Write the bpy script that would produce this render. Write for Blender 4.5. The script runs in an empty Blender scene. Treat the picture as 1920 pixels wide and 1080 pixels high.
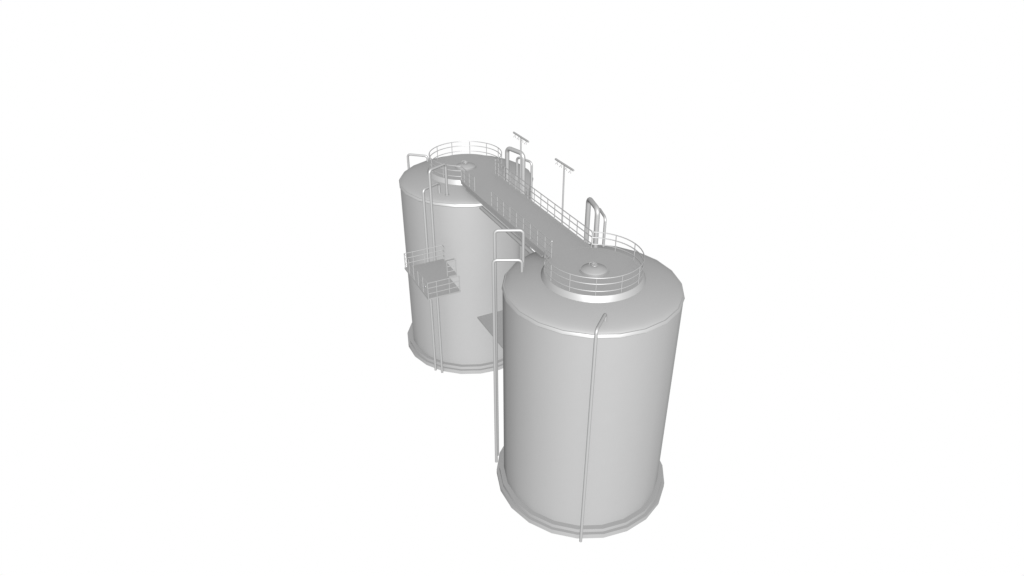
import bpy, bmesh, math
from mathutils import Vector, Matrix
PI = math.pi
scene = bpy.context.scene
COL = scene.collection

# ------------------------------------------------------------------ dimensions (metres)
L = 21.24                 # distance between the two tank axes (walkway runs along +Y)
NSEG = 22                 # plate courses round a tank
RW = 6.0
ZD, ZT = 18.26, 19.48     # deck level, top rail level
RR = 3.2125               # ring railing radius
HX = 1.61                 # walkway railing offset

# ------------------------------------------------------------------ materials
def paint(name, base, rough, gloss, var=0.0012, scale=1.3):
    """matt grey coat with a weak satin sheen"""
    m = bpy.data.materials.new(name); m.use_nodes = True
    nt = m.node_tree; nt.nodes.clear(); lk = nt.links.new
    out = nt.nodes.new('ShaderNodeOutputMaterial')
    tc = nt.nodes.new('ShaderNodeTexCoord'); nz = nt.nodes.new('ShaderNodeTexNoise')
    nz.inputs['Scale'].default_value = scale; nz.inputs['Detail'].default_value = 4
    lk(tc.outputs['Object'], nz.inputs['Vector'])
    mr = nt.nodes.new('ShaderNodeMapRange')
    mr.inputs['To Min'].default_value = base - var; mr.inputs['To Max'].default_value = base + var
    lk(nz.outputs['Fac'], mr.inputs['Value'])
    cb = nt.nodes.new('ShaderNodeCombineColor')
    for k in ('Red', 'Green', 'Blue'): lk(mr.outputs['Result'], cb.inputs[k])
    di = nt.nodes.new('ShaderNodeBsdfDiffuse'); lk(cb.outputs['Color'], di.inputs['Color'])
    gl = nt.nodes.new('ShaderNodeBsdfGlossy'); gl.inputs['Roughness'].default_value = rough
    gl.inputs['Color'].default_value = (1, 1, 1, 1)
    mx = nt.nodes.new('ShaderNodeMixShader'); mx.inputs['Fac'].default_value = gloss
    lk(di.outputs[0], mx.inputs[1]); lk(gl.outputs[0], mx.inputs[2]); lk(mx.outputs[0], out.inputs['Surface'])
    return m
M_TANK = paint('grey_tank_paint', 0.086, 0.54, 0.060)
M_STEEL = paint('grey_steel_paint', 0.086, 0.50, 0.060)
M_DECK = paint('grey_deck_plate', 0.082, 0.54, 0.060)

# ------------------------------------------------------------------ helpers
def link_obj(name, bm, mat, parent=None, smooth=35):
    bmesh.ops.recalc_face_normals(bm, faces=bm.faces[:])
    me = bpy.data.meshes.new(name); bm.to_mesh(me); bm.free()
    me.materials.append(mat)
    if smooth:
        for p in me.polygons: p.use_smooth = True
        me.set_sharp_from_angle(angle=math.radians(smooth))
    o = bpy.data.objects.new(name, me); COL.objects.link(o)
    if parent: o.parent = parent
    return o

def thing(name, label, cat, loc=(0, 0, 0), group=None):
    o = bpy.data.objects.new(name, None); COL.objects.link(o)
    o.empty_display_size = 0.5
    o.location = loc; o['label'] = label; o['category'] = cat
    if group: o['group'] = group
    return o

def copy_thing(root, loc, rz, label):
    r = root.copy(); COL.objects.link(r); r.location = loc; r.rotation_euler = (0, 0, rz); r['label'] = label
    for ch in list(root.children):
        c = ch.copy(); COL.objects.link(c); c.parent = r
        for g in list(ch.children):
            e = g.copy(); COL.objects.link(e); e.parent = c
    return r

def add_box(bm, x0, x1, y0, y1, z0, z1):
    v = [bm.verts.new(p) for p in ((x0,y0,z0),(x1,y0,z0),(x1,y1,z0),(x0,y1,z0),(x0,y0,z1),(x1,y0,z1),(x1,y1,z1),(x0,y1,z1))]
    for f in ((0,3,2,1),(4,5,6,7),(0,1,5,4),(1,2,6,5),(2,3,7,6),(3,0,4,7)): bm.faces.new([v[i] for i in f])

def add_prism(bm, pts, z0, z1):
    a = [bm.verts.new((x, y, z0)) for x, y in pts]; b = [bm.verts.new((x, y, z1)) for x, y in pts]
    bm.faces.new(a[::-1]); bm.faces.new(b)
    for i in range(len(pts)):
        j = (i + 1) % len(pts); bm.faces.new((a[i], a[j], b[j], b[i]))

def add_lathe(bm, prof, n=NSEG, a0=PI/2, cap0=True, cap1=True, c=(0, 0)):
    rings = []
    for r, z in prof:
        if r < 1e-5: rings.append([bm.verts.new((c[0], c[1], z))]); continue
        rings.append([bm.verts.new((c[0] + r*math.cos(a0 + 2*PI*i/n), c[1] + r*math.sin(a0 + 2*PI*i/n), z)) for i in range(n)])
    for A, B in zip(rings, rings[1:]):
        for i in range(n):
            j = (i + 1) % n
            if len(A) == 1: bm.faces.new((A[0], B[j], B[i]))
            elif len(B) == 1: bm.faces.new((A[i], A[j], B[0]))
            else: bm.faces.new((A[i], A[j], B[j], B[i]))
    if cap0 and len(rings[0]) > 1: bm.faces.new(rings[0][::-1])
    if cap1 and len(rings[-1]) > 1: bm.faces.new(rings[-1])

def fillet(pts, rad, n=6):
    pts = [Vector(p) for p in pts]; out = [pts[0]]
    for a, b, c in zip(pts, pts[1:], pts[2:]):
        u = (a - b).normalized(); w = (c - b).normalized()
        ang = u.angle(w); t = rad / math.tan(ang/2)
        t = min(t, (a-b).length*0.49, (c-b).length*0.9); r = t*math.tan(ang/2)
        p0 = b + u*t; p1 = b + w*t
        ctr = b + (u + w).normalized()*(r/math.sin(ang/2))
        d0 = p0 - ctr; d1 = p1 - ctr; th = d0.angle(d1)
        for k in range(n + 1):
            s = k/n
            out.append(ctr + (d0*math.sin((1-s)*th) + d1*math.sin(s*th))/math.sin(th))
    out.append(pts[-1]); return out

def add_tube(bm, pts, r, n=12, closed=False):
    pts = [Vector(p) for p in pts]; N = len(pts); rings = []
    d = (pts[1] - pts[0]).normalized()
    ref = Vector((0, 0, 1)) if abs(d.z) < 0.9 else Vector((1, 0, 0))
    nx = ref.cross(d).normalized()
    for i, p in enumerate(pts):
        if closed: t = (pts[(i+1) % N] - pts[i-1]).normalized()
        elif i == 0: t = (pts[1] - p).normalized()
        elif i == N-1: t = (p - pts[-2]).normalized()
        else: t = ((pts[i+1] - p).normalized() + (p - pts[i-1]).normalized()).normalized()
        nx = (nx - t*nx.dot(t)).normalized(); ny = t.cross(nx)
        rings.append([bm.verts.new(p + (nx*math.cos(2*PI*k/n) + ny*math.sin(2*PI*k/n))*r) for k in range(n)])
    for i in range(N if closed else N-1):
        A, B = rings[i], rings[(i+1) % N]
        for k in range(n):
            j = (k+1) % n; bm.faces.new((A[k], A[j], B[j], B[k]))
    if not closed:
        bm.faces.new(rings[0][::-1]); bm.faces.new(rings[-1])

def tube(name, pts, r, mat, parent, n=12, closed=False):
    bm = bmesh.new(); add_tube(bm, pts, r, n, closed); return link_obj(name, bm, mat, parent, 40)
def box(name, b, mat, parent):
    bm = bmesh.new(); add_box(bm, *b); return link_obj(name, bm, mat, parent, 0)
def lathe(name, prof, mat, parent, **k):
    s = k.pop('smooth', 30)
    bm = bmesh.new(); add_lathe(bm, prof, **k); return link_obj(name, bm, mat, parent, s)

# ------------------------------------------------------------------ storage tanks
TG = 'twin storage tanks joined by the walkway'
tank = thing('storage_tank', 'nearer grey cylindrical storage tank standing in front with one slim pipe down its face', 'tank', (0, 0, 0), TG)
lathe('foundation_ring', [(6.574, 0), (6.574, .394)], M_TANK, tank)
lathe('foundation_ring', [(6.348, .394), (6.348, .684)], M_TANK, tank, cap0=False)
lathe('wall', [(RW, .684), (RW, 16.925)], M_TANK, tank, cap0=False, cap1=False)
lathe('rim', [(RW, 16.925), (6.065, 16.99), (6.04, 17.08), (5.985, 17.18), (5.915, 17.182)], M_TANK, tank, cap0=False, cap1=False, smooth=32)
lathe('roof', [(5.915, 17.184), (5.86, 17.225), (5.77, 17.28), (5.60, 17.355), (5.35, 17.44), (4.9, 17.565), (4.2, 17.72), (3.46, 17.86)], M_TANK, tank, cap0=False, cap1=False, smooth=60)
lathe('collar', [(3.465, 17.86), (3.40, 18.02), (3.33, 18.16), (3.28, 18.25)], M_TANK, tank, cap0=False, cap1=False, n=44, smooth=60)
lathe('roof_deck', [(3.28, 18.251), (0, 18.252)], M_DECK, tank, cap0=False, n=44, smooth=20)
copy_thing(tank, (0, L, 0), PI, 'farther grey cylindrical storage tank standing behind at the walkway\'s back end')

# ------------------------------------------------------------------ roof hatches
h = thing('access_hatch', 'domed round hatch with handwheel on the deck of the nearer tank', 'hatch', (0.06, 0, ZD - .006), 'domed hatches on the tank decks')
lathe('flange', [(.99, 0), (.99, .035), (.93, .035), (.93, .075), (.86, .075)], M_STEEL, h, n=32, cap0=False, cap1=False, smooth=30)
lathe('dome', [(.86, .075), (.85, .085), (.70, .149), (.50, .222), (.30, .269), (.15, .289), (0, .295)], M_STEEL, h, n=32, cap0=False, smooth=50)
wbm = bmesh.new()
add_tube(wbm, [(.21*math.cos(a), .21*math.sin(a), .40) for a in [2*PI*i/20 for i in range(20)]], .026, 8, True)
for a in (0, PI/3, 2*PI/3):
    add_tube(wbm, [(.2*math.cos(a), .2*math.sin(a), .40), (-.2*math.cos(a), -.2*math.sin(a), .40)], .018, 6)
add_tube(wbm, [(0, 0, .28), (0, 0, .44)], .03, 8)
link_obj('handwheel', wbm, M_STEEL, h, 40)
tube('handle', fillet([(-.2, .33, .24), (-.2, .33, .42), (.16, .33, .42), (.16, .33, .24)], .06, 4), .022, M_STEEL, h, 8)
copy_thing(h, (-0.02, L, ZD - .006), 0, 'domed round hatch with handwheel on the deck of the farther tank')

# ------------------------------------------------------------------ railings
def rail_parts(parent, path, posts, zb, hts, r=.036, ball=()):
    """path: list of (x, y) of the rail run; posts: list of (x, y)"""
    for hh in hts:
        tube('rail', [(x, y, zb + hh) for x, y in path], r, M_STEEL, parent, 8)
    for x, y in posts:
        tube('post', [(x, y, zb), (x, y, zb + hts[-1])], r, M_STEEL, parent, 8)
    for x, y in ball:
        bm = bmesh.new(); bmesh.ops.create_uvsphere(bm, u_segments=12, v_segments=8, radius=.078)
        bmesh.ops.translate(bm, verts=bm.verts, vec=(x, y, zb + hts[-1])); link_obj('ball_joint', bm, M_STEEL, parent, 60)
H3 = (.29, .80, 1.22)
def pol(a, r=RR): return (r*math.cos(math.radians(a)), r*math.sin(math.radians(a)))
rg = thing('ring_railing', 'curved guard railing round the hatch deck on top of the nearer tank', 'railing', (0, 0, ZD), 'ring railings on the tank tops')
rail_parts(rg, [pol(120 + 7.5*i) for i in range(41)], [pol(90 + 30*k) for k in range(1, 12)], 0, H3, ball=[pol(120), pol(60)])
copy_thing(rg, (0, L, ZD), PI, 'curved guard railing round the hatch deck on top of the farther tank')

YP = [3.70 + 1.085*k for k in range(14)]
WG = 'straight railings along the walkway'
def straight(label, x, y0, y1, posts):
    t = thing('walkway_railing', label, 'railing', (x, y0, ZD + .01), WG)
    rail_parts(t, [(0, 0), (0, y1 - y0)], [(0, y - y0) for y in posts], 0, H3)
straight('long unbroken railing on the walkway side with the floodlight masts', HX, 2.80, L - 2.80, YP)
straight('railing length on the walkway\'s open-gap side reaching to the nearer tank', -HX, 2.80, YP[8], YP[:9])
straight('short railing length beside the walkway gap reaching to the farther tank', -HX, YP[11], L - 2.80, YP[11:])

# ------------------------------------------------------------------ walkway bridge
w = thing('walkway', 'flat grey walkway bridging the tops of the two tanks', 'walkway', (0, L/2, ZD))
hl = L/2
def arc_end(s):
    n, r = 12, 3.24; a = math.asin(1.72/r)
    return [(r*math.sin(-a + 2*a*i/n), s*(hl - r*math.cos(-a + 2*a*i/n))) for i in range(n + 1)]
bm = bmesh.new(); add_prism(bm, arc_end(-1) + arc_end(1)[::-1], -.30, -.0045)
link_obj('deck_plate', bm, M_DECK, w, 0)
for s in (-1, 1):
    bm = bmesh.new()
    add_box(bm, s*1.66 - .03, s*1.66 + .03, -hl + 3.9, hl - 3.9, -.42, -.302)
    add_box(bm, s*1.70 - .06, s*1.70 + .06, -hl + 3.9, hl - 3.9, -.46, -.422)
    link_obj('girder', bm, M_STEEL, w, 0)

# pipe slung under the walkway, with its drop pipe
u = thing('service_pipe', 'straight pipe slung below the walkway between the two tank walls', 'pipe', (-1.2, L/2, 16.84))
tube('pipe', [(0, -4.75, 0), (0, 4.75, 0)], .17, M_STEEL, u, 14)
tube('drop_pipe', [(0, -2.55, -.1), (0, -2.55, -7.3)], .055, M_STEEL, u, 10)

# ------------------------------------------------------------------ bent pipes beside the tanks
def bent_pipe(label, pts, r, rad, group, flange=0):
    p0 = Vector(pts[0])
    t = thing('tank_pipe', label, 'pipe', p0, group)
    loc = [Vector(p) - p0 for p in pts]
    tube('pipe', fillet(loc, rad, 7), r, M_STEEL, t, 14)
    if flange:
        e = loc[-1]; fl = .055
        q = lathe('flange', [(r + .075, e.z), (r + .075, e.z + fl)], M_STEEL, t, n=16, c=(e.x, e.y)); 
    return t
G1 = 'pipe pairs climbing the tank sides'; G2 = 'goosenecks behind the walkway'
def roofz(x, y):
    r = math.hypot(x, y); P = [(3.46, 17.86), (4.2, 17.72), (4.9, 17.56), (5.4, 17.43), (5.65, 17.35), (5.985, 17.18)]
    for (a, za), (b, zb) in zip(P, P[1:]):
        if r <= b: return za + (zb - za)*(r - a)/(b - a)
    return 17.2
def two(lab_near, lab_far, ox, oy, ix, iy, zt, r, rad, g, fl=(0, 0), yfix=0):
    zi = roofz(ix, iy)
    for k, (lab, f) in enumerate(((lab_near, lambda y: y), (lab_far, lambda y: L - y))):
        bent_pipe(lab, [(ox, f(oy), 0), (ox, f(oy), zt), (ix, f(iy), zt), (ix, f(iy), zi - .02)], r, rad, g, fl[k])
two('shorter of the two white-topped pipes rising left of the nearer tank', 'shorter outer pipe of the pair behind the railed platform',
    -5.47, 3.87, -3.75, 3.01, 18.46, .112, .26, G1)
two('taller of the two pipes rising left of the nearer tank', 'taller pipe of the pair behind the railed platform, bending over the roof',
    -5.05, 4.49, -3.32, 3.66, 20.29, .112, .26, G1, (0, 1))
two('thick gooseneck pipe at the back of the nearer tank', 'thick gooseneck pipe at the back of the farther tank, behind the mast',
    2.92, 5.50, 2.40, 3.50, 20.72, .185, .42, G2)
two('thin gooseneck pipe right of the thick one on the nearer tank', 'thin gooseneck pipe right of the thick one on the farther tank',
    3.77, 5.42, 3.24, 3.71, 19.82, .10, .32, G2)
two('slim pipe running down the front face of the nearer tank', 'pipe loop standing at the far left edge of the farther tank roof',
    -3.46, -5.83, -1.97, -4.53, 18.06, .105, .26, 'single pipes on the outer tank faces')

# ------------------------------------------------------------------ floodlight masts
m = thing('lighting_mast', 'floodlight mast halfway along the walkway, standing clear against the white', 'mast', (1.72, 7.09, ZD - .2), 'floodlight masts on the walkway')
tube('pole', [(0, 0, 0), (0, 0, 4.80)], .062, M_STEEL, m, 12)
tube('crossbar', [(0, -1.27, 4.84), (0, 1.27, 4.84)], .075, M_STEEL, m, 12)
for y in (-.93, -.36, .34, .93):
    bm = bmesh.new()
    bmx = [(.022, 4.80), (.022, 4.70), (.04, 4.69), (.10, 4.53), (.095, 4.53), (.035, 4.66), (0, 4.66)]
    add_lathe(bm, bmx, n=14, c=(-.0, y), cap0=False, cap1=False)
    bmesh.ops.rotate(bm, verts=bm.verts, cent=(0, y, 4.80), matrix=Matrix.Rotation(math.radians(22), 3, 'Y'))
    link_obj('floodlight', bm, M_STEEL, m, 30)
copy_thing(m, (1.72, 13.87, ZD - .2), 0, 'floodlight mast at the farther tank, in front of the thick gooseneck pipe')

# ------------------------------------------------------------------ side platform on the farther tank
ZP = 12.25
X0, X1, X2, Y0, Y1, YS = -7.90, -5.15, -4.37, 10.82, 16.44, 13.40
pf = thing('access_platform', 'railed side platform jutting from the left of the farther tank', 'platform', (X0, Y0, ZP))
bm = bmesh.new()
add_prism(bm, [(0, 0), (X1-X0, 0), (X1-X0, YS-Y0), (X2-X0, YS-Y0), (X2-X0, Y1-Y0), (0, Y1-Y0)], -.13, 0)
link_obj('deck_plate', bm, M_DECK, pf, 0)
bm = bmesh.new()
for a in (.6, 2.4): add_box(bm, a, a + .12, Y1-Y0-2.2, Y1-Y0-.06, -.28, -.132)
add_box(bm, 1.2, X2-X0+.9, Y1-Y0-.30, Y1-Y0-.12, -.30, -.134)
link_obj('bracket', bm, M_STEEL, pf, 0)
H4 = (.40, .88, 1.34); q = .06
a0, a1, b0, b1, a2, bs = q, X1-X0-q, q, Y1-Y0-q, X2-X0-q, YS-Y0+q
rail_parts(pf, [(a1, b0), (a0, b0), (a0, b1), (a2, b1), (a2, b1 - .42)],
           [(a1, b0), (a1-.85, b0), (a0+.72, b0), (a0, b0)] + [(a0, b0 + (b1-b0)*k/5) for k in range(1, 6)] + [(a0+.75, b1), (a0+1.75, b1), (a0+2.6, b1), (a2, b1), (a2, b1-.42)], 0, H4, r=.038)
rail_parts(pf, [(a1, bs), (a2, bs)], [(a1, bs), (a2, bs)], 0, H4, r=.038)

# landing between the tanks
lp = thing('landing_platform', 'bare landing slab between the tanks, half hidden by the nearer tank', 'platform', (0, 0, 9.5))
box('deck_plate', (-3.86, 3.2, 4.60, 10.65, -.13, 0), M_DECK, lp)
bm = bmesh.new()
for x in (-2.6, 0, 2.4): add_box(bm, x, x+.14, 4.9, 10.3, -.32, -.132)
link_obj('bracket', bm, M_STEEL, lp, 0)

# ------------------------------------------------------------------ white studio surround and one key lamp
wd = bpy.data.worlds.new('World'); scene.world = wd; wd.use_nodes = True
bg = wd.node_tree.nodes['Background']; bg.inputs['Color'].default_value = (1, 1, 1, 1); bg.inputs['Strength'].default_value = 1.0
D = 900.0; el = math.radians(30); az = math.radians(23.5); hd = Vector((math.sin(az), math.cos(az), 0))
ldir = Vector((-hd.x*math.cos(el), -hd.y*math.cos(el), math.sin(el)))
lt = bpy.data.lights.new('key_lamp', 'AREA'); lt.shape = 'DISK'; lt.size = 120
lt.energy = 5.6*PI*PI*D*D; lt.use_shadow = False
lo = bpy.data.objects.new('key_lamp', lt); COL.objects.link(lo)
lo.location = Vector((0, L/2, 10)) + ldir*D
lo.rotation_euler = ldir.to_track_quat('Z', 'Y').to_euler()

# ------------------------------------------------------------------ camera
cd = bpy.data.cameras.new('Camera'); cam = bpy.data.objects.new('Camera', cd); COL.objects.link(cam)
cam.location = (-22.6737, -33.4128, 40.6536)
fwd = Vector((0.3840293, 0.769296, -0.51059295)); cam.rotation_euler = fwd.to_track_quat('-Z', 'Y').to_euler()
cd.sensor_width = 36; cd.lens = 36*1303.675/1920; cd.clip_end = 3000
scene.camera = cam
vs = scene.view_settings
scene.display_settings.display_device = 'sRGB'
vs.view_transform = 'Standard'; vs.look = 'None'; vs.exposure = 0; vs.gamma = 1; vs.use_curve_mapping = False
